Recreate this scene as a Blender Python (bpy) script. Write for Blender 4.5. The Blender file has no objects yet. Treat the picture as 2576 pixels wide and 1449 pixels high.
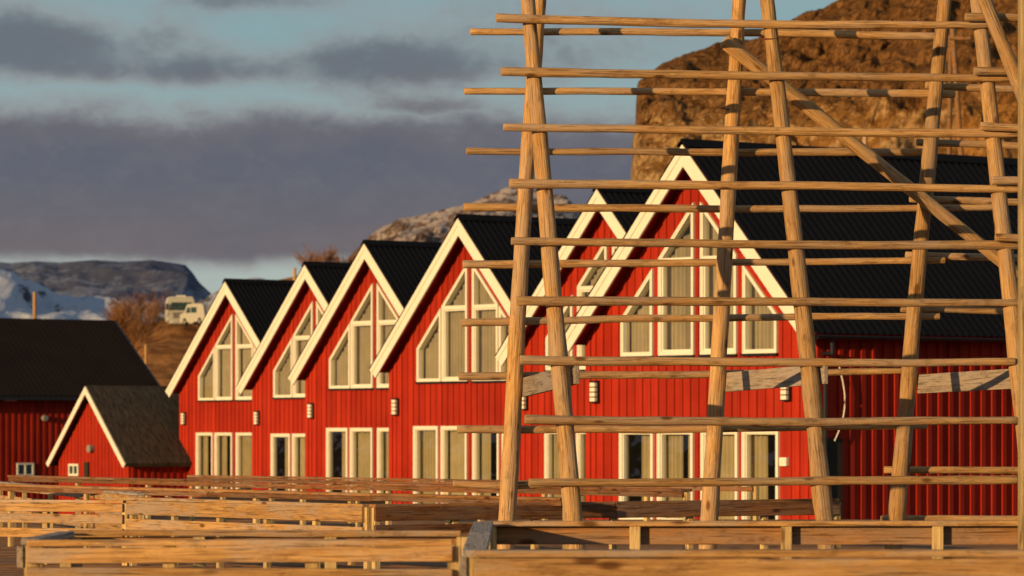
import bpy, math, random
from mathutils import Vector, Matrix, noise
from mathutils.geometry import tessellate_polygon
random.seed(7)
sc=bpy.context.scene
sc.view_settings.view_transform='Standard'; sc.view_settings.look='None'; sc.view_settings.exposure=0
col=sc.collection
EYE=2.1
F=10000.0
def W(u,v,D): return Vector(((u-1288)*D/F, D, EYE+(1085-v)*D/F))

# ------------------------------------------------------------ node helpers
class NT:
    def __init__(s,tree): s.t=tree; s.n=tree.nodes; s.l=tree.links
    def new(s,typ,**k):
        nd=s.n.new(typ)
        for a,b in k.items(): setattr(nd,a,b)
        return nd
    def put(s,sock,v):
        if isinstance(v,bpy.types.NodeSocket): s.l.new(v,sock)
        else: sock.default_value=v
    def m(s,op,a,b=0.0,c=None,clamp=False):
        nd=s.new('ShaderNodeMath',operation=op); nd.use_clamp=clamp
        s.put(nd.inputs[0],a); s.put(nd.inputs[1],b)
        if c is not None: s.put(nd.inputs[2],c)
        return nd.outputs[0]
    def ss(s,x,a,b,o0=0.0,o1=1.0):
        nd=s.new('ShaderNodeMapRange',interpolation_type='SMOOTHSTEP')
        s.put(nd.inputs[0],x); 
        if a<=b: v=(a,b,o0,o1)
        else: v=(b,a,o1,o0)
        for i in range(4): nd.inputs[1+i].default_value=v[i]
        return nd.outputs[0]
    def mix(s,f,a,b,mode='MIX'):
        nd=s.new('ShaderNodeMix',data_type='RGBA',blend_type=mode)
        s.put(nd.inputs[0],f)
        for sock,v in ((nd.inputs[6],a),(nd.inputs[7],b)):
            if isinstance(v,tuple) and len(v)==3: v=(*v,1)
            s.put(sock,v)
        return nd.outputs[2]
    def noise(s,vec,scale,detail=4,rough=.55,dist=0.0):
        nd=s.new('ShaderNodeTexNoise'); s.put(nd.inputs['Vector'],vec)
        nd.inputs['Scale'].default_value=scale; nd.inputs['Detail'].default_value=detail
        nd.inputs['Roughness'].default_value=rough; nd.inputs['Distortion'].default_value=dist
        return nd.outputs[0]
    def vmul(s,vec,v):
        nd=s.new('ShaderNodeVectorMath',operation='MULTIPLY'); s.put(nd.inputs[0],vec); s.put(nd.inputs[1],v); return nd.outputs[0]
    def vadd(s,vec,v):
        nd=s.new('ShaderNodeVectorMath',operation='ADD'); s.put(nd.inputs[0],vec); s.put(nd.inputs[1],v); return nd.outputs[0]
def newmat(name,rough=.7,spec=.3):
    m=bpy.data.materials.new(name); m.use_nodes=True
    t=NT(m.node_tree); b=m.node_tree.nodes['Principled BSDF']
    b.inputs['Roughness'].default_value=rough; b.inputs['Specular IOR Level'].default_value=spec
    return m,t,b
def bump(t,b,h,strength,dist):
    nd=t.new('ShaderNodeBump'); nd.inputs['Strength'].default_value=strength; nd.inputs['Distance'].default_value=dist
    t.put(nd.inputs['Height'],h); t.l.new(nd.outputs[0],b.inputs['Normal'])
def objvec(t):
    tc=t.new('ShaderNodeTexCoord'); oi=t.new('ShaderNodeObjectInfo')
    r=t.m('MULTIPLY',oi.outputs['Random'],37.0)
    cx=t.new('ShaderNodeCombineXYZ'); t.put(cx.inputs[0],r); t.put(cx.inputs[1],r); t.put(cx.inputs[2],r)
    return t.vadd(tc.outputs['Object'],cx.outputs[0]), oi.outputs['Random']

def wood(name,axis,c1,c2,grey,greyamt,knots=True,ckk=.75):
    m,t,b=newmat(name,.8,.15)
    v,rnd=objvec(t)
    s=[20.0,20.0,20.0]; s[axis]=1.1
    vs=t.vmul(v,tuple(s))
    g=t.noise(vs,1.6,7,.72,.9)
    c=t.mix(t.ss(g,.32,.68),c1,c2)
    s2=[4.0,4.0,4.0]; s2[axis]=.8
    w=t.noise(t.vmul(v,tuple(s2)),1.0,6,.7)
    wf=t.m('MULTIPLY',t.ss(w,.44,.60),greyamt)
    c=t.mix(wf,c,grey)
    s3=[75.0,75.0,75.0]; s3[axis]=2.2
    ck=t.noise(t.vmul(v,tuple(s3)),1.0,3,.5)
    c=t.mix(t.ss(ck,.55,.67,0,ckk),c,tuple(x*.3 for x in c1))
    s5=[10.0,10.0,10.0]; s5[axis]=3.4
    bl=t.noise(t.vmul(v,tuple(s5)),1.0,8,.8)
    c=t.mix(t.ss(bl,.50,.68,0,.75),c,tuple(x*.5 for x in c1))
    if knots:
        s4=[5.5,5.5,5.5]; s4[axis]=2.0
        wv=t.vadd(t.vmul(v,tuple(s4)),t.vmul(v,(.13,.31,.17)))
        vo=t.new('ShaderNodeTexVoronoi'); t.put(vo.inputs['Vector'],wv); vo.inputs['Scale'].default_value=1.0
        c=t.mix(t.ss(vo.outputs['Distance'],.19,.07,0,.85),c,(c1[0]*.28,c1[1]*.19,c1[2]*.16))
    hs=t.new('ShaderNodeHueSaturation'); t.put(hs.inputs['Color'],c)
    t.put(hs.inputs['Value'],t.m('MULTIPLY_ADD',rnd,.45,.80))
    t.l.new(hs.outputs[0],b.inputs['Base Color'])
    bump(t,b,t.m('ADD',t.m('ADD',g,t.m('MULTIPLY',ck,-1.0)),bl),.8,.014)
    return m
M_pole=wood('pole_wood',2,(.38,.195,.068),(.60,.375,.16),(.40,.29,.20),.65,True,.65)
M_board=wood('board_wood',0,(.37,.19,.066),(.63,.37,.14),(.43,.32,.235),.9)
M_boardd=wood('stained_board_wood',0,(.15,.062,.026),(.28,.13,.055),(.22,.15,.11),.6)
M_grey=wood('weathered_board_wood',0,(.30,.23,.17),(.46,.37,.29),(.38,.33,.30),.9,False)
M_postw=wood('square_post_wood',2,(.50,.34,.14),(.66,.47,.21),(.5,.38,.22),.5)
M_board2=wood('amber_board_wood',0,(.24,.105,.036),(.42,.21,.078),(.28,.19,.13),.7)

def red_paint():
    m,t,b=newmat('red_painted_boards',.75,.1)
    v,rnd=objvec(t)
    n=t.noise(t.vmul(v,(9,9,.5)),1,5,.6)
    n2=t.noise(v,.6,5,.65)
    c=t.mix(n,(.33,.019,.0085),(.46,.037,.014))
    c=t.mix(t.ss(n2,.35,.75,0,.6),c,(.25,.015,.008))
    sx=t.new('ShaderNodeSeparateXYZ'); tc=t.new('ShaderNodeTexCoord'); t.l.new(tc.outputs['Object'],sx.inputs[0])
    cb=t.new('ShaderNodeCombineXYZ')
    t.put(cb.inputs[0],t.m('FLOOR',t.m('DIVIDE',sx.outputs[0],.27)));t.put(cb.inputs[1],t.m('FLOOR',t.m('DIVIDE',sx.outputs[1],.30)))
    wn=t.new('ShaderNodeTexWhiteNoise'); t.l.new(cb.outputs[0],wn.inputs['Vector'])
    hs=t.new('ShaderNodeHueSaturation'); t.put(hs.inputs['Color'],c); t.put(hs.inputs['Value'],t.m('MULTIPLY_ADD',wn.outputs[0],.32,.82))
    st=t.noise(t.vmul(v,(14,14,.35)),1,4,.6)
    c2=t.mix(t.ss(st,.58,.75,0,.35),hs.outputs[0],(.40,.09,.05))
    t.l.new(c2,b.inputs['Base Color'])
    bump(t,b,n,.3,.01)
    return m
M_red=red_paint()
def simple(name,c,rough=.6,spec=.3,var=.25,scale=3.0,metal=0):
    m,t,b=newmat(name,rough,spec); v,r=objvec(t)
    n=t.noise(v,scale,5,.6)
    t.l.new(t.mix(n,tuple(x*(1-var) for x in c),tuple(min(1,x*(1+var)) for x in c)),b.inputs['Base Color'])
    b.inputs['Metallic'].default_value=metal
    return m
M_white=simple('cream_white_paint',(.76,.73,.61),.55,.2,.11)
M_roof=simple('black_metal_roof',(.0065,.0052,.0045),.65,.10,.4,1.5)
M_roofb=simple('brown_metal_roof',(.020,.012,.007),.8,.08,.5,.6)
M_black=simple('black_metal',(.012,.012,.012),.4,.4)
M_curt=simple('curtain_cloth',(.50,.43,.30),.9,.05,.28,2)
M_int=simple('dark_interior',(.045,.035,.025),.9,.05)
M_lampw=simple('frosted_lamp_glass',(.8,.76,.62),.3,.4,.05)
M_con=simple('concrete',(.25,.24,.22),.9,.1)
M_vw=simple('vehicle_white_paint',(.46,.44,.36),.4,.4,.15)
M_vdark=simple('vehicle_dark_glass',(.03,.06,.06),.1,.6)
M_tyre=simple('rubber',(.02,.02,.02),.8,.2)
def slate():
    m,t,b=newmat('weathered_slate_roof',.85,.1); v,r=objvec(t)
    n=t.noise(t.vmul(v,(1,6,1)),2.2,6,.7)
    c=t.mix(t.ss(n,.3,.7),(.022,.018,.014),(.10,.08,.055))
    t.l.new(c,b.inputs['Base Color']); bump(t,b,n,.5,.03); return m
M_slate=slate()
def glassmat():
    m=bpy.data.materials.new('window_glass'); m.use_nodes=True; t=NT(m.node_tree); t.n.clear()
    o=t.new('ShaderNodeOutputMaterial'); tr=t.new('ShaderNodeBsdfTransparent'); tr.inputs[0].default_value=(.87,.88,.82,1)
    g=t.new('ShaderNodeBsdfGlossy'); g.inputs['Roughness'].default_value=.03; g.inputs[0].default_value=(.9,.92,.85,1)
    f=t.new('ShaderNodeFresnel'); f.inputs[0].default_value=1.5
    k=t.m('MULTIPLY_ADD',f.outputs[0],1.3,.10,clamp=True)
    nn=t.noise(t.new('ShaderNodeTexCoord').outputs['Object'],1.3,2,.5)
    bp=t.new('ShaderNodeBump'); bp.inputs['Strength'].default_value=.25; bp.inputs['Distance'].default_value=.05; t.put(bp.inputs['Height'],nn); t.l.new(bp.outputs[0],g.inputs['Normal'])
    mx=t.new('ShaderNodeMixShader'); t.put(mx.inputs[0],k); t.l.new(tr.outputs[0],mx.inputs[1]); t.l.new(g.outputs[0],mx.inputs[2]); t.l.new(mx.outputs[0],o.inputs[0])
    return m
M_glass=glassmat()

# ------------------------------------------------------------ object helpers
def mk(name,verts,faces,mats,parent=None,loc=(0,0,0),mi=None,smooth=False):
    me=bpy.data.meshes.new(name); me.from_pydata([tuple(v) for v in verts],[],faces)
    if not isinstance(mats,(list,tuple)): mats=[mats]
    for m in mats: me.materials.append(m)
    if mi: me.polygons.foreach_set('material_index',mi)
    if smooth: me.polygons.foreach_set('use_smooth',[True]*len(me.polygons))
    me.update()
    o=bpy.data.objects.new(name,me); col.objects.link(o); o.location=loc
    if parent: o.parent=parent
    return o
def empty(name,loc,label,cat,rotz=0,group=None):
    e=bpy.data.objects.new(name,None); e.empty_display_size=.3; col.objects.link(e); e.location=loc; e.rotation_euler=(0,0,rotz)
    e['label']=label; e['category']=cat
    if group: e['group']=group
    return e
class MB:
    def __init__(s): s.v=[]; s.f=[]; s.m=[]
    def box(s,a,b,mi=0):
        i=len(s.v); x0,y0,z0=a; x1,y1,z1=b
        s.v+=[(x0,y0,z0),(x1,y0,z0),(x1,y1,z0),(x0,y1,z0),(x0,y0,z1),(x1,y0,z1),(x1,y1,z1),(x0,y1,z1)]
        for q in ((0,3,2,1),(4,5,6,7),(0,1,5,4),(1,2,6,5),(2,3,7,6),(3,0,4,7)): s.f.append(tuple(i+k for k in q)); s.m.append(mi)
    def prism(s,poly,y0,y1,mi=0,cap=True):
        i=len(s.v); n=len(poly)
        s.v+=[(x,y0,z) for x,z in poly]+[(x,y1,z) for x,z in poly]
        for k in range(n): s.f.append((i+k,i+(k+1)%n,i+n+(k+1)%n,i+n+k)); s.m.append(mi)
        if cap: s.f.append(tuple(i+k for k in range(n))); s.m.append(mi); s.f.append(tuple(i+n+k for k in reversed(range(n)))); s.m.append(mi)
    def ring(s,out,inn,y0,y1,mi=0):
        n=len(out); i=len(s.v)
        s.v+=[(x,y0,z) for x,z in out]+[(x,y0,z) for x,z in inn]+[(x,y1,z) for x,z in out]+[(x,y1,z) for x,z in inn]
        for k in range(n):
            j=(k+1)%n
            s.f+= [(i+k,i+j,i+n+j,i+n+k),(i+n+k,i+n+j,i+3*n+j,i+3*n+k),(i+k,i+2*n+k,i+2*n+j,i+j),(i+2*n+k,i+3*n+k,i+3*n+j,i+2*n+j)]; s.m+=[mi]*4
    def cyl(s,c,axis,r,l,n=16,mi=0,r2=None):
        i=len(s.v); r2=r if r2 is None else r2
        for k,(rr,o) in enumerate(((r,-l/2),(r2,l/2))):
            for a in range(n):
                t=2*math.pi*a/n; p=[rr*math.cos(t),rr*math.sin(t)]; q=list(p); q.insert(axis,o)
                s.v.append((c[0]+q[0],c[1]+q[1],c[2]+q[2]))
        for a in range(n): b=(a+1)%n; s.f.append((i+a,i+b,i+n+b,i+n+a)); s.m.append(mi)
        s.f.append(tuple(i+a for a in range(n))); s.m.append(mi); s.f.append(tuple(i+n+a for a in range(n))); s.m.append(mi)
    def obj(s,name,mats,parent=None,loc=(0,0,0),smooth=False): return mk(name,s.v,s.f,mats,parent,loc,s.m,smooth)
def bev(o,w,seg=2):
    m=o.modifiers.new('bevel','BEVEL'); m.width=w; m.segments=seg; m.limit_method='ANGLE'; return o
def area_(poly): 
    n=len(poly); return sum(poly[i][0]*poly[(i+1)%n][1]-poly[(i+1)%n][0]*poly[i][1] for i in range(n))
def inset(poly,d):
    n=len(poly); sg=1 if area_(poly)>0 else -1
    L=[]
    for i in range(n):
        a=Vector(poly[i]); b=Vector(poly[(i+1)%n]); e=(b-a).normalized(); nn=Vector((-e.y,e.x))*sg*d
        L.append((a+nn,e))
    out=[]
    for i in range(n):
        p,e=L[i-1]; q,g=L[i]; den=e.x*g.y-e.y*g.x; t=((q.x-p.x)*g.y-(q.y-p.y)*g.x)/den
        r=p+e*t; out.append((r.x,r.y))
    return out
def pole(name,p0,p1,r0,r1,mat,parent,bend=.02,sides=14,rings=14,seed=0):
    p0=Vector(p0);p1=Vector(p1); d=p1-p0; L=d.length
    vs=[];fs=[]; bx=random.uniform(-1,1)*bend; by=random.uniform(-1,1)*bend; sd=random.uniform(0,100)
    for i in range(rings+1):
        t=i/rings; r=r0+(r1-r0)*t; cx=bx*math.sin(math.pi*t)+.009*noise.noise((sd,t*L*.9,0)); cy=by*math.sin(math.pi*t)+.009*noise.noise((sd,t*L*.9,9))
        r*=1+.07*noise.noise((sd*2,t*L*2.9,4))
        for k in range(sides):
            a=2*math.pi*k/sides; rr=r*(1+.10*noise.noise((math.cos(a)*1.2+sd,math.sin(a)*1.2,t*L*2.2)))
            vs.append((cx+rr*math.cos(a),cy+rr*math.sin(a),t*L))
    for i in range(rings):
        for k in range(sides):
            j=(k+1)%sides; fs.append((i*sides+k,i*sides+j,(i+1)*sides+j,(i+1)*sides+k))
    for end in (0,1):
        base=0 if end==0 else rings*sides; z=0 if end==0 else L; s=-1 if end==0 else 1
        i=len(vs)
        for k in range(sides): x,y,_=vs[base+k]; vs.append((x*.9,y*.9,z+s*.008))
        for k in range(sides):
            j=(k+1)%sides; q=(base+k,base+j,i+j,i+k); fs.append(q if end else q[::-1])
        c=tuple(i+k for k in range(sides)); fs.append(c if end else c[::-1])
    me_o=mk(name,vs,fs,mat,None)
    for p in me_o.data.polygons: p.use_smooth=len(p.vertices)==4
    me_o.rotation_mode='QUATERNION'; me_o.rotation_quaternion=d.to_track_quat('Z','Y')
    if parent: me_o.parent=parent; me_o.location=p0-parent.location
    else: me_o.location=p0
    return me_o

# ------------------------------------------------------------ camera, light, sky
cam=bpy.data.cameras.new('camera'); co=bpy.data.objects.new('camera',cam); col.objects.link(co)
co.location=(0,0,EYE); co.rotation_euler=(math.pi/2,0,0); cam.lens=139.75; cam.sensor_width=36; cam.shift_y=360.5/2576
cam.clip_end=60000; cam.clip_start=.5; cam.dof.use_dof=True; cam.dof.focus_distance=38.5; cam.dof.aperture_fstop=5.0
sc.camera=co
sdir=Vector((-.685,-.729,math.tan(math.radians(8.0)))).normalized()
sl=bpy.data.lights.new('sun','SUN'); so=bpy.data.objects.new('sun',sl); col.objects.link(so)
sl.energy=5.0; sl.angle=math.radians(.5); sl.color=(1,.645,.28); so.rotation_euler=sdir.to_track_quat('Z','Y').to_euler()
w=bpy.data.worlds.new('World'); sc.world=w; w.use_nodes=True; t=NT(w.node_tree); t.n.clear()
wo=t.new('ShaderNodeOutputWorld'); bg=t.new('ShaderNodeBackground'); t.l.new(bg.outputs[0],wo.inputs[0]); bg.inputs[1].default_value=.97
sky=t.new('ShaderNodeTexSky'); sky.sky_type='NISHITA'; sky.sun_disc=False; sky.sun_elevation=math.radians(8.0); sky.sun_rotation=math.atan2(sdir.x,sdir.y)
tc=t.new('ShaderNodeTexCoord'); sp=t.new('ShaderNodeSeparateXYZ'); t.l.new(tc.outputs['Generated'],sp.inputs[0])
x,y,z=sp.outputs
vec=tc.outputs['Generated']
n1=t.noise(t.vmul(vec,(36,36,60)),1,8,.6,.4)
n2=t.noise(t.vmul(vec,(9,9,22)),1,4,.5)
n3=t.noise(t.vmul(vec,(110,110,180)),1,7,.65,.3)
n4=t.noise(t.vadd(t.vmul(vec,(16,16,60)),(5.3,2.2,8.1)),1,7,.62,.4)
nsum=t.m('ADD',t.m('MULTIPLY',t.m('SUBTRACT',n1,.5),.9),t.m('MULTIPLY',t.m('SUBTRACT',n3,.5),.5))
zt=t.m('ADD',z,t.m('MULTIPLY',nsum,.013))
low=t.m('MAXIMUM',t.ss(t.m('ADD',z,t.m('MULTIPLY',nsum,.007)),.0385,.0455),t.ss(x,-.15,-.3))
bank=t.m('MULTIPLY',t.ss(zt,.0865,.0745),low)
blobs=None
for (u,v,su,sv,k) in [(80,125,320,80,1.35),(300,195,240,34,.55),(560,185,150,50,.8),(930,160,230,80,.9),(1180,190,230,60,.7),(640,5,290,40,.9),(1250,60,220,80,.6),(1480,160,220,70,.6),(0,20,150,60,.6),(1700,60,250,60,.5),(1000,-120,900,70,.7),(1100,275,200,30,.75),(1450,330,260,50,.45),(420,90,120,60,.2)]:
    x0=(u-1288)/F; z0=(1085-v)/F
    a=t.m('POWER',t.m('DIVIDE',t.m('SUBTRACT',x,x0),su/F),2.0); b_=t.m('POWER',t.m('DIVIDE',t.m('SUBTRACT',z,z0),sv/F),2.0)
    g=t.m('MULTIPLY',t.m('EXPONENT',t.m('MULTIPLY',t.m('ADD',a,b_),-1.0)),k)
    blobs=g if blobs is None else t.m('ADD',blobs,g)
up=t.m('MULTIPLY',t.ss(z,.10,.16),t.ss(n2,.4,.6))
bl=t.ss(t.m('ADD',t.m('ADD',blobs,t.m('MULTIPLY',nsum,1.3)),t.m('MULTIPLY',up,.8)),.0,1.2)
dens=t.m('MAXIMUM',bank,bl)
clear=t.mix(t.ss(z,.035,.05),(.46,.53,.50),(.34,.48,.51))
clear=t.mix(t.ss(z,.06,.10),clear,(.235,.39,.44))
clear=t.mix(t.ss(z,.10,.5),clear,(.13,.22,.33))
nis=t.mix(1.0,sky.outputs[0],(.10,.10,.10),'MULTIPLY')
clear=t.mix(.15,clear,nis)
clear=t.mix(t.ss(n4,.4,.7,0,.3),clear,(.34,.39,.41))
cc=t.mix(t.ss(z,.042,.068),(.168,.146,.155),(.120,.132,.172))
cc=t.mix(t.ss(zt,.066,.082,0,.75),cc,(.190,.170,.183))
cc=t.mix(t.ss(n1,.3,.7,0,.3),cc,(.165,.158,.182))
cc=t.mix(t.ss(n4,.4,.7,0,.3),cc,(.108,.120,.158))
cc=t.mix(t.ss(zt,.084,.092),cc,(.148,.175,.208))
cc=t.mix(t.ss(n3,.4,.75,0,.22),cc,(.21,.20,.215))
edge=t.mix(t.ss(z,.078,.1),(.285,.24,.24),(.31,.29,.30))
ccol=t.mix(t.ss(dens,.3,1.0),edge,cc)
fin=t.mix(dens,clear,ccol)
t.l.new(fin,bg.inputs[0])

# ------------------------------------------------------------ ground
def groundmat():
    m,t,b=newmat('dry_grass_ground',.95,.05); v,r=objvec(t)
    n=t.noise(v,.35,6,.6); n2=t.noise(v,6,5,.7)
    c=t.mix(t.ss(n,.35,.65),(.075,.05,.025),(.16,.10,.045)); c=t.mix(t.ss(n2,.4,.7,0,.5),c,(.05,.04,.03))
    t.l.new(c,b.inputs['Base Color']); bump(t,b,n2,.6,.08); return m
M_ground=groundmat()
xs=[-16000,-4000,-1000,-300,-100,-60,-40,-30,-22,-16,-14,-12,-10,-8,-4,0,5,10,20,40,80,200,600,2000,6000,16000]
ys=[-3000,-200,-20,0,20,60,90,110,130,150,170,200,240,300,400,600,1000,2500,6000,12000,20000]
V=[];Fc=[]
def gz(x,y):
    a=min(1,max(0,(-x-11)/4)) ; return -1.6*a*min(1,max(0,(y-70)/40)) - .02
for yy in ys:
    for xx in xs: V.append((xx,yy,gz(xx,yy)))
for j in range(len(ys)-1):
    for i in range(len(xs)-1): k=j*len(xs)+i; Fc.append((k,k+1,k+1+len(xs),k+len(xs)))
g=mk('ground',V,Fc,M_ground); g['kind']='structure'

# ------------------------------------------------------------ hills
def ridge(name,pts,D,run,back,base,amp,fr,mat,cols,rows,g=lambda t:t**.8,detail=6,rgk=.35,ek=.45):
    V=[];Fc=[]; u0=pts[0][0]; u1=pts[-1][0]; rr=rows+rows//3
    for j in range(rr+1):
        for i in range(cols+1):
            u=u0+(u1-u0)*i/cols
            for k in range(len(pts)-1):
                if pts[k][0]<=u<=pts[k+1][0]: break
            f=(u-pts[k][0])/(pts[k+1][0]-pts[k][0]); v=pts[k][1]+(pts[k+1][1]-pts[k][1])*f
            H=EYE+(1085-v)*D/F
            if j<=rows: tt=j/rows; Y=D-run+run*tt; h=base+(H-base)*g(tt)
            else: tt=(j-rows)/(rr-rows); Y=D+back*tt; h=base+(H-base)*(1-tt*tt)
            X=(u-1288)/F*Y
            p=Vector((X,Y,h)); q=Vector((X*fr,Y*fr*.8,h*fr))
            k2=max(0,min(1,(h-base)/(H-base+.001)*2))
            edge=1 if j<rows*.93 else ek
            n=noise.fractal(q,1.0,2.1,detail); n_=noise.fractal(q+Vector((31,7,3)),1.0,2.1,detail); rg=noise.ridged_multi_fractal(q*.7,1.0,2.1,detail,1.0,2.0)-1.0
            p.z+=amp*edge*k2*(n*.8+rg*rgk); p.y-=amp*1.6*edge*n_+amp*rg*rgk; p.x+=amp*.5*edge*n
            V.append(p)
    nc=cols+1
    for j in range(rr):
        for i in range(cols): k=j*nc+i; Fc.append((k,k+1,k+1+nc,k+nc))
    o=mk(name,V,Fc,mat,smooth=True); o['kind']='structure'
    return o
def hillmat():
    m,t,b=newmat('rocky_grass_hill',.95,.03); tc=t.new('ShaderNodeTexCoord'); v=tc.outputs['Object']
    n=t.noise(v,.3,8,.7,.4); n2=t.noise(t.vmul(v,(1,1,.7)),2.4,8,.78,.6); n3=t.noise(t.vmul(v,(7,7,1.0)),2.5,5,.7)
    n5=t.noise(t.vadd(v,(17,3,9)),.8,9,.78,.3)
    grass=t.mix(t.ss(n2,.38,.62),(.17,.070,.018),(.44,.215,.058)); grass=t.mix(t.ss(n3,.45,.7,0,.65),grass,(.56,.30,.09))
    rock=t.mix(t.ss(n2,.36,.58),(.17,.080,.030),(.62,.40,.18)); rock=t.mix(t.ss(n5,.45,.6,0,.5),rock,(.33,.175,.06))
    ge=t.new('ShaderNodeNewGeometry'); sx=t.new('ShaderNodeSeparateXYZ'); t.l.new(ge.outputs['Normal'],sx.inputs[0])
    so_=t.new('ShaderNodeSeparateXYZ'); t.l.new(v,so_.inputs[0])
    f=t.m('ADD',t.ss(sx.outputs[2],.8,.3),t.m('MULTIPLY',t.m('SUBTRACT',n,.5),2.8)); f=t.m('ADD',f,t.ss(so_.outputs[0],17,8,-.45,.35))
    c=t.mix(t.ss(f,.35,.65),grass,rock)
    top=t.m('ADD',t.ss(so_.outputs[2],15,20,0,1.0),t.m('MULTIPLY',t.m('SUBTRACT',n5,.5),2.2))
    heath=t.mix(t.ss(n2,.42,.60),(.080,.033,.010),(.27,.12,.035)); heath=t.mix(t.ss(n3,.57,.66,0,.8),heath,(.52,.38,.24))
    c=t.mix(t.ss(top,.4,.8,0,.88),c,heath)
    dk=t.noise(v,1.7,9,.78,.8); c=t.mix(t.ss(dk,.56,.63,0,.75),c,(.040,.018,.007))
    t.l.new(c,b.inputs['Base Color']); bump(t,b,t.m('ADD',t.m('ADD',n2,t.m('MULTIPLY',n3,.4)),n5),.8,.32)
    return m
M_hill=hillmat()
ridge('rocky_hill',[(1588,1000),(1592,460),(1600,290),(1606,205),(1640,176),(1665,155),(1720,135),(1800,115),(1900,90),(1980,62),(2030,42),(2100,8),(2160,-30),(2300,-110),(2500,-180),(2800,-240),(3400,-300)],210,30,60,0,.62,.5,M_hill,420,190,g=lambda t:(.45*min(1,t*2.2)+.55*t),detail=8,rgk=.8,ek=.5)
def brownmat():
    m,t,b=newmat('heather_hillside',.95,.05); v=t.new('ShaderNodeTexCoord').outputs['Object']
    n=t.noise(v,.35,7,.7); n2=t.noise(v,1.6,5,.7)
    c=t.mix(t.ss(n,.35,.65),(.14,.055,.018),(.36,.165,.050)); c=t.mix(t.ss(n2,.5,.7,0,.6),c,(.07,.033,.012))
    t.l.new(c,b.inputs['Base Color']); bump(t,b,n2,.8,.3); return m
ridge('heather_hillside',[(150,1010),(240,960),(300,880),(365,816),(430,806),(540,806),(575,765),(640,725),(700,708),(745,697),(800,680),(880,662),(930,650),(1000,655),(1200,700),(1700,760)],400,60,60,-1,1.0,.06,brownmat(),200,40)
def snowmat(name,rock,rock2,snow,sc_,thr,bd,hi=None,sw=.07):
    m,t,b=newmat(name,.95,.0); v=t.new('ShaderNodeTexCoord').outputs['Object']
    n=t.noise(t.vmul(v,(1,.35,1.3)),sc_,9,.72,.8); n2=t.noise(t.vmul(v,(1,.4,1)),sc_*5,7,.75)
    n3=t.noise(t.vmul(v,(1,.35,1)),sc_*.25,4,.5)
    ge=t.new('ShaderNodeNewGeometry'); sx=t.new('ShaderNodeSeparateXYZ'); t.l.new(ge.outputs['Normal'],sx.inputs[0])
    f=t.m('ADD',n,t.m('MULTIPLY',t.m('SUBTRACT',n2,.5),.6)); f=t.m('ADD',f,t.m('MULTIPLY',t.m('SUBTRACT',sx.outputs[2],.5),.3))
    f=t.m('ADD',f,t.m('MULTIPLY',t.m('SUBTRACT',n3,.5),.5))
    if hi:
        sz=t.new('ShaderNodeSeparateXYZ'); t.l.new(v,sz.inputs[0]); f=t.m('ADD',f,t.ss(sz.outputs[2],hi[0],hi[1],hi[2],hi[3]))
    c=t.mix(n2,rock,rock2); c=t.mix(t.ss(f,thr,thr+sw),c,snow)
    t.l.new(c,b.inputs['Base Color']); bump(t,b,n,.7,bd); return m
ridge('snowy_mountain',[(820,760),(880,650),(918,608),(950,578),(1000,556),(1060,541),(1110,530),(1150,524),(1190,508),(1230,490),(1285,472),(1320,476),(1370,490),(1420,494),(1450,520),(1500,560),(1600,640),(1800,760)],3000,900,500,0,13,.020,snowmat('snow_and_rock',(.095,.060,.045),(.18,.12,.09),(.46,.38,.33),.055,.57,2.5,None,.12),380,150,detail=8)
ridge('distant_mountain',[(-500,640),(-100,655),(30,662),(90,656),(150,661),(240,654),(300,658),(380,655),(430,661),(466,668),(488,692),(503,712),(530,738),(560,752),(640,790),(800,860)],9000,2600,1500,0,26,.004,snowmat('haze_tinted_far_rock',(.082,.090,.130),(.100,.106,.145),(.20,.22,.28),.012,.48,3,(230,370,.05,-.12),.2),300,130,detail=8,ek=.2)  # aerial haze painted into rock and snow colours, close to the cloud tint
ridge('snowy_slope',[(-500,600),(-100,660),(0,690),(50,705),(100,730),(200,752),(300,775),(400,800),(470,785),(530,745),(570,722),(640,706),(800,740),(900,860)],6000,1800,1000,0,34,.006,snowmat('haze_tinted_snow_slope',(.065,.065,.085),(.10,.09,.10),(.42,.45,.52),.02,.48,5,None,.12),300,130,detail=8)  # bluish distance haze is mixed into these base colours

# ------------------------------------------------------------ houses
TH=math.radians(52); CT,ST=math.cos(TH),math.sin(TH)
HW=3.8; RZ=8.25; RW=4.15; OV=.42; LEN=12.0
cache={}
def cmk(key,name,builder,parent,loc=(0,0,0)):
    if key in cache:
        o=bpy.data.objects.new(name,cache[key]); col.objects.link(o); o.parent=parent; o.location=loc; return o
    o=builder(name,parent,loc); cache[key]=o.data; return o
def top_at(s,z0=RZ-.3): return z0-abs(s)
def windows(lowtop):
    ws=[]; sill=3.78; wt=lambda s:7.12-abs(s)
    a,b_=(1.52,2.55) if lowtop<2.3 else (1.36,2.44)
    for sgn in (-1,1):
        ws.append(('upper',[(sgn*b_,sill),(sgn*a,sill),(sgn*a,wt(a)),(sgn*b_,wt(b_))],None))
        ws.append(('upper',[(sgn*1.26,sill),(sgn*.14,sill),(sgn*.14,wt(.14)),(sgn*1.26,wt(1.26))],5.82))
        ws.append(('lower',[(sgn*2.6,.12),(sgn*1.5,.12),(sgn*1.5,lowtop),(sgn*2.6,lowtop)],None))
        ws.append(('lower',[(sgn*1.30,.12),(sgn*.16,.12),(sgn*.16,lowtop),(sgn*1.30,lowtop)],None))
    return ws
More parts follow.
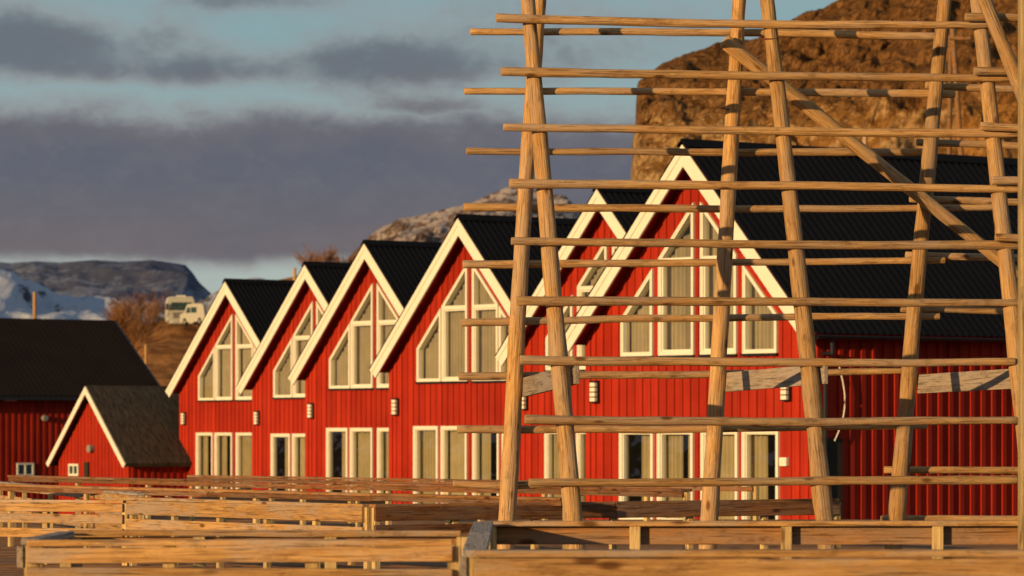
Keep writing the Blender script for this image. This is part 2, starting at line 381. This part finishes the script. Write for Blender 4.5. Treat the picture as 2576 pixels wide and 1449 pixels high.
def wall_builder(lowtop):
    ws=windows(lowtop)
    def f(name,parent,loc):
        b=MB(); zb=-1.9
        outline=[(-HW,zb),(HW,zb),(HW,top_at(HW)),(0,top_at(0)),(-HW,top_at(HW))]
        polys=[[Vector((x,0,z)) for x,z in outline]]+[[Vector((x,0,z)) for x,z in p] for _,p,_ in ws]
        tris=tessellate_polygon(polys); flat=[v for p in polys for v in p]; i=len(b.v)
        b.v+=[tuple(v) for v in flat]
        for tr in tris: b.f.append(tuple(i+k for k in tr)); b.m.append(0)
        i=len(b.v); e=top_at(HW)
        b.v+=[(-HW,0,zb),(-HW,LEN,zb),(-HW,LEN,e),(-HW,0,e),(HW,0,zb),(HW,LEN,zb),(HW,LEN,e),(HW,0,e),(0,LEN,top_at(0))]
        b.f+=[(i,i+1,i+2,i+3),(i+4,i+7,i+6,i+5),(i+1,i+5,i+6,i+8,i+2)]; b.m+=[0]*3
        s=-HW+.26
        while s<HW-.2:
            x0,x1=s-.055,s+.055
            cuts=[]
            for _,p,_ in ws:
                xa=min(q[0] for q in p)-.03; xb=max(q[0] for q in p)+.03
                if x1>xa and x0<xb:
                    ztop=max(q[1] for q in p)
                    if p[2][1]!=p[3][1]: ztop=min(ztop,7.12-min(abs(x0),abs(x1))+.06)
                    cuts.append((min(q[1] for q in p),ztop))
            cuts.sort(); z0=zb; tz=min(top_at(x0),top_at(x1)); segs=[]
            for a,c in cuts:
                if a>z0: segs.append((z0,a))
                z0=max(z0,c)
            segs.append((z0,tz))
            for a,c in segs:
                if c>a+.02: b.box((x0,-.028,a),(x1,-.001,c))
            s+=.27
        for sg in (-1,1):
            xa,xb=sorted((sg*(HW-.13),sg*(HW+.03))); b.box((xa,-.036,zb),(xb,.12,e-.02))
        for sg in (-1,1):
            y=.3
            while y<LEN-.1:
                xa,xb=sorted((sg*HW+sg*.001,sg*(HW+.05))); b.box((xa,y-.06,zb),(xb,y+.06,e)); y+=.32
        return b.obj(name,[M_red],parent,loc)
    return f
def roof_builder(name,parent,loc):
    b=MB(); per=.21; n=int((LEN+OV+.3)/per*4)
    for sg in (-1,1):
        i=len(b.v)
        for k in range(n+1):
            y=-OV-.06+k*per/4; h=[0,.026,.026,0][k%4]
            for q in range(2):
                s=(0,RW+.05)[q]; b.v.append((sg*(s+h*.3),y,RZ+.07-s+h))
        for k in range(n):
            a=i+2*k; b.f.append((a,a+1,a+3,a+2) if sg<0 else (a,a+2,a+3,a+1)); b.m.append(0)
        b.prism([(0,RZ+.03),(sg*RW,RZ+.03-RW),(sg*(RW-.1),RZ-.12-RW+.05),(0,RZ-.16)],-OV+.02,LEN+.3,1)
    b.prism([(-.16,RZ-.03),(0,RZ+.15),(.16,RZ-.03),(0,RZ+.08)],-OV-.08,LEN+.3,0)
    return b.obj(name,[M_roof,M_red],parent,loc)
def barge_builder(sg):
    def f(name,parent,loc):
        b=MB(); b.prism([(0,RZ),(sg*RW,RZ-RW),(sg*(RW-.225),RZ-RW-.225),(0,RZ-.45)],-OV-.03,-OV+.018)
        b.prism([(0,RZ+.02),(sg*(RW+.01),RZ+.01-RW),(sg*(RW-.08),RZ-RW-.08),(0,RZ-.17)],-OV-.055,-OV-.031)
        return b.obj(name,[M_white],parent,loc)
    return f
def gutter_builder(name,parent,loc):
    b=MB(); x0=RW+.07; z0=RZ-RW-.02
    pts=[(x0+.07*math.cos(a),z0+.07*math.sin(a)) for a in [math.pi*(1+k/8) for k in range(9)]]
    pts+=[(x-(x-x0)*.12,z+.01) for x,z in reversed(pts)]
    b.prism(pts,-OV,LEN+.2); return b.obj(name,[M_black],parent,loc)
def pipe_builder(name,parent,loc):
    b=MB(); b.cyl((HW+.10,.12,.9),2,.045,5.2,12); b.cyl((HW+.19,.12,3.72),0,.045,.3,12); b.cyl((HW+.32,.12,3.88),2,.045,.36,12)
    for z in (.6,2.0,3.2): b.cyl((HW+.10,.12,z),2,.058,.05,12)
    return b.obj(name,[M_black],parent,loc,smooth=False)
def lamp(parent,s,z,key='lamp'):
    def f(name,p,loc):
        b=MB(); b.box((-.115,-.05,-.25),(.115,0,.25),0)
        for k in range(4): b.box((-.085,-.12,-.215+k*.11),(.085,-.05,-.215+k*.11+.085),1)
        b.box((-.11,-.13,-.245),(.11,-.05,-.222),0); b.box((-.11,-.13,.222),(.11,-.05,.245),0)
        return b.obj(name,[M_black,M_lampw],p,loc)
    return cmk(key,'wall_lamp',f,parent,(s,-.037,z))
def hash_(k): return sum(ord(c)*(i+3) for i,c in enumerate(k))
def build_window(parent,key,kind,poly,transom):
    def fr(name,p,loc):
        b=MB(); b.ring(poly,inset(poly,.06),-.055,.13)
        if transom:
            xa,xb=sorted((poly[0][0],poly[1][0])); b.box((xa+.055,-.045,transom-.05),(xb-.055,.12,transom+.05))
            low=[(poly[0][0],poly[0][1]),(poly[1][0],poly[1][1]),(poly[1][0],transom-.0),(poly[0][0],transom-.0)]
            low=inset(low,.058); b.ring(low,inset(low,.038),-.02,.10)
        elif kind=='lower':
            lo=inset(poly,.058); b.ring(lo,inset(lo,.028),-.02,.10)
        b.ring(inset(poly,-.028),inset(poly,.01),-.064,-.002)
        if kind=='upper':
            xa,xb=sorted((poly[0][0],poly[1][0])); b.box((xa-.045,-.10,poly[0][1]-.085),(xb+.045,-.003,poly[0][1]-.030),1)
        return b.obj(name,[M_white,M_black],p,loc)
    w_=cmk(key+'f','window',fr,parent)
    def gl(name,p,loc):
        q=inset(poly,.055)
        if area_(q)<0: q=q[::-1]
        return mk(name,[(x,.05,z) for x,z in q],[tuple(range(len(q)))],[M_glass],p,loc)
    cmk(key+'g','glass',gl,w_)
    def cu(name,p,loc):
        rnd=random.Random(hash_(key)); V=[];Fc=[]
        xa,xb=sorted((poly[0][0],poly[1][0])); za=poly[0][1]+.06
        tz=lambda s:(poly[2][1]+(poly[3][1]-poly[2][1])*(s-poly[2][0])/(poly[3][0]-poly[2][0]))-.06
        wd=xb-xa
        if kind=='upper':
            r_=rnd.random()
            spans=[(xa,xa+wd*.55),(xb-wd*.25,xb)] if r_<.15 else [(xa,xb)]
        else: spans=rnd.choice([[(xa,xa+.4*wd),(xb-.3*wd,xb)],[(xa,xa+.6*wd)],[(xb-.6*wd,xb)],[(xa,xa+.45*wd),(xb-.35*wd,xb)],[(xa,xb)]])
        for a,c in spans:
            n=max(8,int(60*(c-a)/wd)); i=len(V); ph=rnd.random()*6; amp=rnd.uniform(.03,.075)
            for k in range(n+1):
                s=a+(c-a)*k/n; yy=.24+amp*math.sin(k*.85+ph+.8*math.sin(k*.31+ph)); V+=[(s,yy,za),(s,yy,tz(s))]
            for k in range(n): Fc.append((i+2*k,i+2*k+2,i+2*k+3,i+2*k+1))
        return mk(name,V,Fc,[M_curt],p,loc,smooth=True)
    cmk(key+'c','curtain',cu,w_)
def interior_builder(name,parent,loc):
    b=MB(); b.box((-3.6,1.3,-.4),(3.6,1.36,4.2)); b.box((-3.6,.35,3.0),(3.6,1.29,3.12)); b.prism([(-2.9,4.21),(2.9,4.21),(0,7.1)],1.3,1.36)
    b.box((-3.6,.35,-.1),(3.6,1.29,.05))
    return b.obj(name,[M_int],parent,loc)
def house(Xa,Ya,dz,lowtop,label,var):
    loc=(Xa+(OV+.06)*ST,Ya+(OV+.06)*CT,dz)
    e=empty('gabled_house',loc,label,'house',-TH,'row of red gabled waterfront cabins')
    k='%.2f%s'%(lowtop,var)
    cmk('wall%.2f'%lowtop,'wall',wall_builder(lowtop),e)
    cmk('roof','roof',roof_builder,e)
    for sg in (-1,1): cmk('barge%d'%sg,'bargeboard',barge_builder(sg),e)
    cmk('gut','gutter',gutter_builder,e); cmk('pipe','downpipe',pipe_builder,e); cmk('int','interior_partition',interior_builder,e)
    for i,(kind,poly,tr) in enumerate(windows(lowtop)): 
        build_window(e,k+'w%d'%i,kind,poly,tr)
    lamp(e,-3.45,2.98 if lowtop<2.3 else 3.05)
    return e
h1=house(-10.99,152,-.45,2.47,'red board cabin with white bargeboards at the end beside a shed','a')
h2=house(-7.11,136,-.48,2.47,'red board cabin with white bargeboards and black metal roof','b')
h3=house(-4.65,124.6,-.29,2.47,'red board cabin with white bargeboards and black metal roof','c')
h4=house(-1.52,110.5,-.25,2.47,'red board cabin with tall slanted gable windows and black roof','d')
h5=house(2.12,100,-.08,2.2,'red board cabin partly hidden behind the drying rack','e')
h6=house(3.65,85.5,0,2.12,'large red cabin with long black corrugated roof','f')
lamp(h6,2.9,2.98)
b=MB(); b.box((-.11,-.09,-.09),(.11,0,.09)); b.box((-.09,-.1,-.02),(.09,-.09,.07)); bev(b.obj('outlet_box',[M_white],h6,(2.85,-.04,1.46)),.01)
def tube(name,pts,r,mat,parent,sides=8):
    V=[];Fc=[]
    for i,p in enumerate(pts):
        p=Vector(p); d=(Vector(pts[min(i+1,len(pts)-1)])-Vector(pts[max(i-1,0)])).normalized(); q=d.to_track_quat('Z','Y')
        for k in range(sides): a=2*math.pi*k/sides; V.append(p+q@Vector((r*math.cos(a),r*math.sin(a),0)))
    for i in range(len(pts)-1):
        for k in range(sides): j=(k+1)%sides; Fc.append((i*sides+k,i*sides+j,(i+1)*sides+j,(i+1)*sides+k))
    return mk(name,V,Fc,mat,parent,smooth=True)
pts=[]
for k in range(25):
    f=k/24; pts.append((HW+.12,.5+.32*math.sin(f*2.6)-.3*f,3.45-1.55*f))
tube('cable',pts,.016,M_white,h6)
b=MB(); b.box((HW+.055,.15,-.2),(HW+.09,.62,1.95)); b.obj('side_door',[M_int],h6)

def shed():
    e=empty('shed',(0,0,0),'small red shed with white bargeboards and weathered grey slate roof','shed',-TH)
    p=W(215,972,155); o=.35; rz=p.z; base=-1.6; e.location=(p.x+o*ST,p.y+o*CT,base); A=rz-base; w_=2.9; hw=2.55; L=7
    k=1.04
    b=MB(); T=A-.2; b.prism([(-hw,-.5),(hw,-.5),(hw,T-hw*k),(0,T),(-hw,T-hw*k)],0,L)
    s=-hw+.15
    while s<hw: b.box((s-.05,-.025,0),(s+.05,-.001,T-abs(s)*k-.06)); s+=.25
    y=.2
    while y<L: b.box((hw+.001,y-.05,0),(hw+.03,y+.05,T-hw*k)); y+=.3
    b.obj('wall',[M_red],e)
    b=MB()
    for sg in (-1,1): b.prism([(0,A+.04),(sg*w_,A+.04-w_*k),(sg*(w_-.06),A-.10-w_*k),(0,A-.12)],-o+.02,L+.2)
    b.obj('roof',[M_slate],e)
    for sg in (-1,1):
        b=MB(); b.prism([(0,A),(sg*w_,A-w_*k),(sg*(w_-.15),A-w_*k-.15),(0,A-.3)],-o-.03,-o+.018); b.obj('bargeboard',[M_white],e)
    q=[(-1.75,1.95),(-1.02,1.95),(-1.02,2.42),(-1.75,2.42)]
    b=MB(); b.ring(q,inset(q,.08),-.06,-.026); b.box((-1.42,-.055,2.03),(-1.35,-.027,2.34)); w2=b.obj('window',[M_white],e)
    mk('glass',[(-1.68,-.03,2.02),(-1.09,-.03,2.02),(-1.09,-.03,2.35),(-1.68,-.03,2.35)],[(0,1,2,3)],[M_vdark],w2)
    b=MB(); b.cyl((0.0,-.1,3.02),1,.15,.12,20); b.cyl((.0,-.19,3.02),1,.15,.06,20,0,.05); b.obj('bulkhead_lamp',[M_con],e)
    b=MB(); b.box((-.55,-.09,1.7),(-.25,-.03,2.5)); b.obj('meter_box',[M_int],e)
shed()
def barn():
    D=190; r=W(285,806,D); al=math.radians(90)-TH
    e=empty('barn',(r.x,r.y,-1.7),'long red barn with broad dark brown roof','barn',al)
    A=r.z+1.7; run=4.6; k=.80
    b=MB(); n=150
    for sg in (-1,1):
        i=len(b.v)
        for q in range(n+1):
            x_=.0-q*.14; h=.012*(q%2)
            for s in (0,run): b.v.append((x_,sg*s,A-s*k+h))
        for q in range(n): a=i+2*q; b.f.append((a,a+1,a+3,a+2)); b.m.append(0)
    def pr(s0,z0,s1,z1,x0,x1,th,mi):
        i=len(b.v); b.v+= [(x0,s0,z0),(x0,s1,z1),(x0,s1,z1-th),(x0,s0,z0-th),(x1,s0,z0),(x1,s1,z1),(x1,s1,z1-th),(x1,s0,z0-th)]
        for q in ((0,1,2,3),(4,7,6,5),(0,4,5,1),(1,5,6,2),(2,6,7,3),(3,7,4,0)): b.f.append(tuple(i+j for j in q)); b.m.append(mi)
    for sg in (-1,1): pr(0,A-.03,sg*run,A-.03-run*k,-21,.15,.16,1)
    b.obj('roof',[M_roofb,M_black],e)
    b=MB(); wy=3.9; T=A-.2-wy*k; i=len(b.v)
    b.v+=[(-.4,-wy,-.5),(-21,-wy,-.5),(-21,-wy,T),(-.4,-wy,T),(-.4,wy,-.5),(-.4,wy,T),(-.4,0,A-.2)]
    b.f+=[(0,3,2,1),(0,4,5,6,3)]; b.m+=[0,0]
    x_=-.6
    while x_>-20.8: b.box((x_-.06,-wy-.035,-.5),(x_+.06,-wy-.001,T)); x_-=.33
    b.obj('wall',[M_red],e)
    inv=Matrix.Rotation(-al,4,'Z')
    def loc(u,v):
        o=inv@(Vector((0,0,EYE))-e.location); d=inv@(W(u,v,1)-Vector((0,0,EYE))); tt=(-wy-.04-o.y)/d.y; return o+d*tt
    q=loc(63,1181); b=MB(); b.ring([(-.45,-.3),(.45,-.3),(.45,.3),(-.45,.3)],[(-.37,-.22),(.37,-.22),(.37,.22),(-.37,.22)],-.05,.0); b.box((-.04,-.045,-.22),(.04,-.001,.22)); w2=b.obj('window',[M_white],e,tuple(q))
    mk('glass',[(-.4,-.01,-.25),(.4,-.01,-.25),(.4,-.01,.25),(-.4,-.01,.25)],[(0,1,2,3)],[M_vdark],w2)
    q=loc(110,1052); b=MB(); b.cyl((0,-.1,0),1,.13,.2,18); b.obj('bulkhead_lamp',[M_con],e,tuple(q))
    q=loc(22,1003); b=MB(); b.box((-.3,-.25,-.1),(.3,-.02,.08)); b.box((-.26,-.27,-.06),(.26,-.25,.05)); b.obj('eave_lamp',[M_white],e,tuple(q))
barn()

# ------------------------------------------------------------ drying rack
def rp(side,u,v,off=0.0):
    X=(u-1288)*.004; z=EYE+(1085-v)*.004; tt=(7.6-z)/7.6; Y=40+.12*(X-.2)-side*2.0*tt+off
    return Vector(((u-1288)*Y/F,Y,EYE+(1085-v)*Y/F))
rack=empty('drying_rack',(1.0,40,.5),'tall timber fish drying rack of round poles on the boardwalk','drying rack')
def line_pt(a,b,v): 
    f=(v-a[1])/(b[1]-a[1]); return (a[0]+(b[0]-a[0])*f,v)
legs=[(1,(1327,0),(1441,1305)),(-1,(1360,0),(1279,1305)),(1,(1925,0),(2071,1305)),(-1,(1860,0),(1786,1305)),(1,(2457,0),(2600,1305)),(-1,(2380,0),(2259,1305))]
for sd,a,c in legs:
    vb=1490 if sd<0 else 1500
    ub=line_pt(a,c,vb); ut=line_pt(a,c,-330)
    p0=rp(sd,*ub); p0.z=.5; p1=rp(sd,*ut); pole('upright_pole',p0,p1,.097,.066,M_pole,rack,.035,18,56)
def bar(sd,u0,v0,u1,v1,r=.043):
    off=-sd*(.118+random.uniform(0,.01)); a=rp(sd,u0,v0,off); c=rp(sd,u1,v1,off)
    k=random.random(); ra,rb=(r*1.12,r*.9) if k<.5 else (r*.92,r*1.1)
    pole('crossbar',a,c,ra,rb,M_pole,rack,.022,12,56)
for u0,v0,u1,v1 in [(1250,45,2485,63),(1262,180,2548,198),(1268,320,2562,336),(1283,462,2566,476),(1288,607,2560,618),(1303,757,2562,762),(1310,905,2552,910),(1322,1055,2556,1057),(1332,1214,2556,1206)]: bar(1,u0,v0,u1,v1,.0415)
for u0,v0,u1,v1 in [(1185,80,2352,91),(1170,230,2400,237),(1175,380,2340,383),(1168,521,2500,522),(1166,665,2375,655),(1162,812,2362,796),(1156,947,2272,934),(1152,1081,2330,1071),(1142,1216,1420,1214)]: bar(-1,u0,v0,u1,v1,.038)
for u0,v0,u1,v1 in [(2430,43,2640,44),(2452,178,2640,183),(2468,317,2640,322),(2496,455,2640,459),(2506,597,2640,602)]: 
    off=-.23; pole('crossbar',rp(1,u0,v0,off),rp(1,u1,v1,off),.042,.040,M_pole,rack,.01,12,12)
for u0,v0,u1,v1 in [(2330,214,2640,226),(2308,358,2640,368),(2290,500,2640,509),(2280,641,2640,650),(2268,777,2640,786),(2226,1181,2640,1184),(2218,1306,2640,1307)]:
    pole('crossbar',rp(-1,u0,v0,.21),rp(-1,u1,v1,.21),.038,.038,M_pole,rack,.01,12,12)
pole('diagonal_brace',rp(-1,1824,104,-.185),rp(-1,2560,690,-.185),.076,.064,M_pole,rack,.02,18,24)
pole('diagonal_brace',rp(1,2455,-60,-.34),rp(1,2610,330,-.34),.07,.075,M_pole,rack,.01,18,14)
def tie(a,c,h=.2,th=.045):
    d=c-a; L=d.length; b=MB(); b.box((0,-th/2,-h/2),(L,th/2,h/2)); o=b.obj('tie_board',[M_grey],rack,a-rack.location)
    o.rotation_mode='QUATERNION'; d=d.normalized(); yv=Vector((0,0,1)).cross(d).normalized(); zv=d.cross(yv); o.rotation_quaternion=Matrix((d,yv,zv)).transposed().to_quaternion(); bev(o,.006)
tie(rp(-1,1318,975),rp(1,1452,940,-.1)); tie(rp(-1,1826,962),rp(1,2078,940,-.1)); tie(rp(-1,2312,966),rp(1,2600,950,-.1))
M_wire=simple('rusty_wire',(.15,.03,.02),.6)
for u,v,sd,r in [(1838,272,-1,.088),(1936,95,1,.088)]:
    c=rp(sd,u,v); V=[];Fc=[]; N=28
    for i in range(N):
        a=2*math.pi*i/N
        for k in range(6): bb=2*math.pi*k/6; rr=r+.007*math.cos(bb); V.append((rr*math.cos(a),rr*math.sin(a),.007*math.sin(bb)+.02*math.sin(a)))
    for i in range(N):
        for k in range(6): Fc.append((i*6+k,i*6+(k+1)%6,((i+1)%N)*6+(k+1)%6,((i+1)%N)*6+k))
    mk('wire_tie',V,Fc,[M_wire],rack,c-rack.location)
r2=empty('drying_rack',(9.0,80,0),'distant drying rack legs standing beyond the cabin','drying rack')
r2.location=(W(2430,300,120).x,120,0)
pole('upright_pole',(W(2462,300,120).x,120,3),W(2395,60,120),.10,.08,M_board2,r2); pole('upright_pole',(W(2388,300,120).x,121,3),W(2392,90,121),.09,.07,M_board2,r2)
pole('crossbar',W(2370,95,120)+Vector((0,-.15,0)),W(2440,98,120)+Vector((0,-.15,0)),.05,.05,M_board2,r2)
b=MB(); b.box((-.075,-.075,0),(.075,.075,6.4)); p=W(2594,1085,25)
sp_=b.obj('wooden_post',[M_postw],None,(p.x,25,.5)); bev(sp_,.008); sp_['label']='tall pale squared timber post on the boardwalk'; sp_['category']='post'

# ------------------------------------------------------------ boardwalk and railings
b=MB(); y=18.0
while y<72: 
    b.box((-10,y,.42),(9,y+.14,.5+random.uniform(-.003,.003))); y+=.15
o=b.obj('boardwalk',[M_board2]); o['kind']='structure'
def board(name,parent,a,c,h,th,mat,bw=.006):
    a=Vector(a);c=Vector(c); d=(c-a); L=d.length; d.normalize(); yv=Vector((0,0,1)).cross(d).normalized(); zv=d.cross(yv)
    b=MB(); b.box((0,-th/2,-h),(L,th/2,0)); o=b.obj(name,[mat],parent,a-parent.location)
    o.rotation_mode='QUATERNION'; o.rotation_quaternion=Matrix((d,yv,zv)).transposed().to_quaternion(); bev(o,bw); return o
def railing(pts,label,rails,mat,capw=.14,capmat=None,spacing=1.3,side=1,zt=1.5,postmat=None,plank=3.9):
    e=empty('wooden_railing',(pts[0][0],pts[0][1],.5),label,'railing')
    for i in range(len(pts)-1):
        a=Vector((*pts[i],0)); c=Vector((*pts[i+1],0)); d=(c-a).normalized(); nrm=Vector((d.y,-d.x,0))
        if nrm.y>0 : nrm=-nrm
        if abs(d.x)<.05: nrm=Vector((-1,0,0))*side
        L=(c-a).length
        tone=capmat or mat
        n=max(1,int(L/plank+.5))
        if capw:
            for k in range(n):
                p=a+(c-a)*(k/n)+Vector((0,0,zt+random.uniform(-.004,.004))); q=a+(c-a)*((k+1)/n)+Vector((0,0,zt+random.uniform(-.004,.004)))-d*.008
                board('cap_board',e,p,q,.035,capw,tone)
        for (zr,h) in rails:
            off=nrm*.055*side; z=Vector((0,0,zr-(.037 if zr>=zt-.01 else 0)))
            for k in range(n):
                p=a+(c-a)*(k/n)+off+z; q=a+(c-a)*((k+1)/n)+off+z-d*.008
                board('rail',e,p+Vector((0,0,random.uniform(-.008,.008))),q+Vector((0,0,random.uniform(-.008,.008))),h,.036,mat)
        n=max(1,int(L/spacing+.5))
        for k in range(n+(1 if i==len(pts)-2 else 0)):
            p=a+(c-a)*(k/n)
            if k==0: p=p+d*.05
            b=MB(); b.box((-.036,-.034,.0),(.036,.034,zt-.5-.037)); po=b.obj('post',[postmat or M_postw],e,Vector((p.x,p.y,.5))-e.location); po.rotation_euler=(0,0,math.atan2(d.y,d.x)); bev(po,.005)
    return e
railing([(-.19,20.0),(4.2,20.0)],'golden board railing at the edge of a timber deck',[(1.5,.2),(1.22,.14),(1.0,.14)],M_board,.15,M_board,1.32,1)
railing([(-.19,20.12),(-.19,26.6)],'weathered grey-capped side railing of a timber deck',[(1.5,.16),(1.25,.14)],M_grey,.13,M_grey,1.6,1)
railing([(-.19,26.75),(4.9,26.75)],'board railing closing the rear of a timber deck',[(1.5,.125),(1.31,.12)],M_board2,.10,M_board,1.05,-1)
railing([(-2.68,22.0),(-.32,22.0)],'low board railing with gaps in front of a deck',[(1.5,.085),(1.345,.12),(1.16,.12)],M_board,.12,M_board,.75,1)
railing([(-2.68,22.1),(-2.68,23.9)],'short grey-capped side railing of a deck',[(1.5,.12)],M_grey,.1,M_grey,1.2,1)
railing([(-2.68,24.0),(-.3,24.0)],'board railing at the rear of a deck',[(1.5,.05)],M_board2,.09,M_board,.8,-1)
Z2=1.32
railing([(-4.53,47.3),(-1.55,42.7)],'weathered angled board railing on the boardwalk',[(Z2,.165),(Z2-.255,.15),(Z2-.49,.12)],M_board,.13,M_board,1.1,1,Z2)
railing([(-1.5,42.6),(3.75,45.9)],'brown stained board railing behind the drying rack',[(Z2,.15),(Z2-.23,.10)],M_boardd,.13,M_board2,1.1,1,Z2)
railing([(-9.2,66),(-4.7,50.4)],'three-board weathered railing stepping along the walkway',[(Z2,.09),(Z2-.20,.12),(Z2-.40,.12)],M_board,.13,M_grey,2.4,1,Z2)
railing([(-6.6,48.2),(-4.60,47.35)],'short weathered railing section beside the walkway',[(Z2-.05,.10),(Z2-.21,.11),(Z2-.38,.11)],M_board,.10,M_board,.95,1,Z2-.04)
Z3=1.37
railing([(-8.2,57),(.6,43.6)],'long brown railing in front of the cabins',[(Z3,.06)],M_boardd,.18,M_board2,2.2,1,Z3)
railing([(-8.3,66),(2.2,50)],'dark brown deck railing before the cabins',[(Z3,.07)],M_boardd,.18,M_boardd,2.4,1,Z3)
railing([(-5.5,68),(3.5,57)],'dark brown deck railing close to the cabins',[(Z3-.02,.07)],M_boardd,.16,M_boardd,2.4,1,Z3-.02)

# ------------------------------------------------------------ bare trees
M_twig=simple('bare_twigs',(.27,.13,.055),.9,.05,.3,1.0); M_bark=simple('bark',(.18,.095,.05),.9,.05,.3,3)
def tree(base,h,spread,label,stems=4,seed=1,tr=1.0,pk=.62):
    rnd=random.Random(seed); e=empty('bare_tree',base,label,'tree',group='bare winter trees')
    T=MB(); C=MB()
    def seg(m,a,b_,r0,r1,s=4):
        d=(b_-a); 
        if d.length<1e-4: return
        q=d.to_track_quat('Z','Y'); i=len(m.v)
        for p,r in ((a,r0),(b_,r1)):
            for k in range(s): an=2*math.pi*k/s; m.v.append(tuple(p+q@Vector((r*math.cos(an),r*math.sin(an),0))))
        for k in range(s): j=(k+1)%s; m.f.append((i+k,i+j,i+s+j,i+s+k)); m.m.append(0)
    def grow(p,d,L,r,lv):
        q=p; r=max(r,.009*tr)
        for k in range(3):
            d2=(d+Vector((rnd.gauss(0,.13),rnd.gauss(0,.13),rnd.gauss(.03,.06)))).normalized(); q2=q+d2*L/3
            seg(T if lv<2 else C,q,q2,r*(1-k*.22),r*(1-(k+1)*.22),6 if lv<2 else 3)
            if lv<5:
                for _ in range(2 if lv>0 else 3):
                    sd=(d2+Vector((rnd.gauss(0,.45),rnd.gauss(0,.45),rnd.gauss(.25,.3)))).normalized()
                    if rnd.random()<(.9 if lv<4 else pk): grow(q2,sd,L*rnd.uniform(.5,.72),r*.5,lv+1)
            q=q2; d=d2
    for k in range(stems):
        a=2*math.pi*k/stems+rnd.random(); d=Vector((math.cos(a)*spread,math.sin(a)*spread,1)).normalized()
        grow(Vector((math.cos(a)*.15,math.sin(a)*.15,-.3)),d,h*.42*rnd.uniform(.8,1.1),h*.009,0 if k<2 else 1)
    T.obj('trunk',[M_bark],e); C.obj('crown',[M_twig],e)
p=W(325,905,300); tree((p.x,300,p.z),6.6,.28,'bare orange-brown leafless tree behind the barn roof',stems=6,seed=3,tr=1.0,pk=.65)
p=W(790,700,380); tree((p.x,380,p.z),3.9,.7,'bare reddish leafless tree on the hillside',stems=5,seed=5,tr=.9,pk=.5)
p=W(868,690,385); tree((p.x,385,p.z),2.9,.6,'low bare reddish scrub on the hillside',stems=4,seed=9,tr=.9,pk=.45)

def upole(u,v0,v1,D,r,label):
    p=W(u,v0,D); q=W(u,v1,D); o=pole('utility_pole',(p.x,D,p.z),(q.x,D,q.z),r,r*.85,M_pole,None,0,10,4); o['label']=label; o['category']='pole'
upole(87,960,735,230,.12,'short yellowish timber pole behind the barn roof')
upole(741,760,674,300,.15,'short yellowish timber pole behind the cabins')
upole(367,1000,866,260,.10,'thin wooden pole on the grassy bank')
upole(2176,420,343,130,.09,'small pale post above the cabin roof')

def truck(p):
    e=empty('truck',p,'white truck cab parked on the embankment','truck',math.radians(12))
    b=MB(); b.prism([(-1.2,.7),(1.2,.7),(1.25,1.2),(1.22,2.7),(1.05,3.05),(-1.05,3.05),(-1.22,2.7),(-1.25,1.2)],0,2.2); bev(b.obj('cab_body',[M_vw],e),.08,3)
    b=MB(); b.prism([(-1.08,1.75),(1.08,1.75),(1.02,2.55),(-1.02,2.55)],-.03,.02); b.obj('windshield',[M_vdark],e)
    b=MB(); b.box((-.8,-.05,.95),(.8,.01,1.55)); [b.box((-.78,-.08,1.0+k*.14),(.78,-.05,1.05+k*.14),1) for k in range(4)]; b.obj('grille',[M_black,M_vw],e)
    b=MB(); b.box((-1.22,-.15,.4),(1.22,.3,.8)); bev(b.obj('bumper',[M_vw],e),.05)
    for s in (-1,1):
        b=MB(); b.box((s*1.0-.16,-.17,.52),(s*1.0+.16,-.14,.7)); b.obj('headlight',[M_lampw],e)
        b=MB(); b.box((s*1.45-.1,-.2,1.8),(s*1.45+.1,-.08,2.4)); b.box((min(s*1.2,s*1.4),-.15,2.3),(max(s*1.2,s*1.4),-.11,2.34)); b.obj('mirror',[M_black],e)
        for y_ in (1.0,4.2): b=MB(); b.cyl((s*1.05,y_,.5),0,.5,.32,24,0); b.cyl((s*1.2,y_,.5),0,.26,.06,18,1); b.obj('wheel',[M_tyre,M_con],e)
    b=MB(); b.box((-.45,-.0,3.05),(.45,.3,3.25)); bev(b.obj('roof_light_bar',[M_lampw],e),.03)
    b=MB(); b.box((-1.0,2.25,.6),(1.0,5.6,.95)); b.obj('chassis',[M_black],e)
def van(p):
    e=empty('van',p,'white van parked beside the truck on the embankment','van',math.radians(-55))
    prof=[(-2.3,.45),(2.3,.45),(2.35,1.0),(2.1,1.9),(1.7,2.05),(-.9,2.05),(-1.5,1.25),(-2.3,1.05)]
    b=MB(); b.prism(prof,-.95,.95); bev(b.obj('body',[M_vw],e),.08,3)
    for s in (-1,1):
        b=MB(); yy=s*.955; b.prism([(-1.25,1.25),(-.35,1.25),(-.35,1.8),(-.85,1.8)],min(yy,yy+s*.01),max(yy,yy+s*.01)); b.prism([(-.2,1.25),(.9,1.25),(.9,1.8),(-.2,1.8)],min(yy,yy+s*.01),max(yy,yy+s*.01)); b.obj('side_window',[M_vdark],e)
        for x_ in (-1.45,1.45): b=MB(); b.cyl((x_,s*.85,.38),1,.38,.24,22,0); b.cyl((x_,s*.96,.38),1,.2,.05,16,1); b.obj('wheel',[M_tyre,M_con],e)
    i=[(-1.47,-.8,1.31),(-1.47,.8,1.31),(-.95,.72,1.99),(-.95,-.72,1.99)]; mk('windshield',[(x-.03,y,z+.03) for x,y,z in i],[(0,1,2,3)],[M_vdark],e)
p=W(456,806,396); p.z-=.75; truck(p)
p=W(504,809,392); p.z-=.4; van(p)
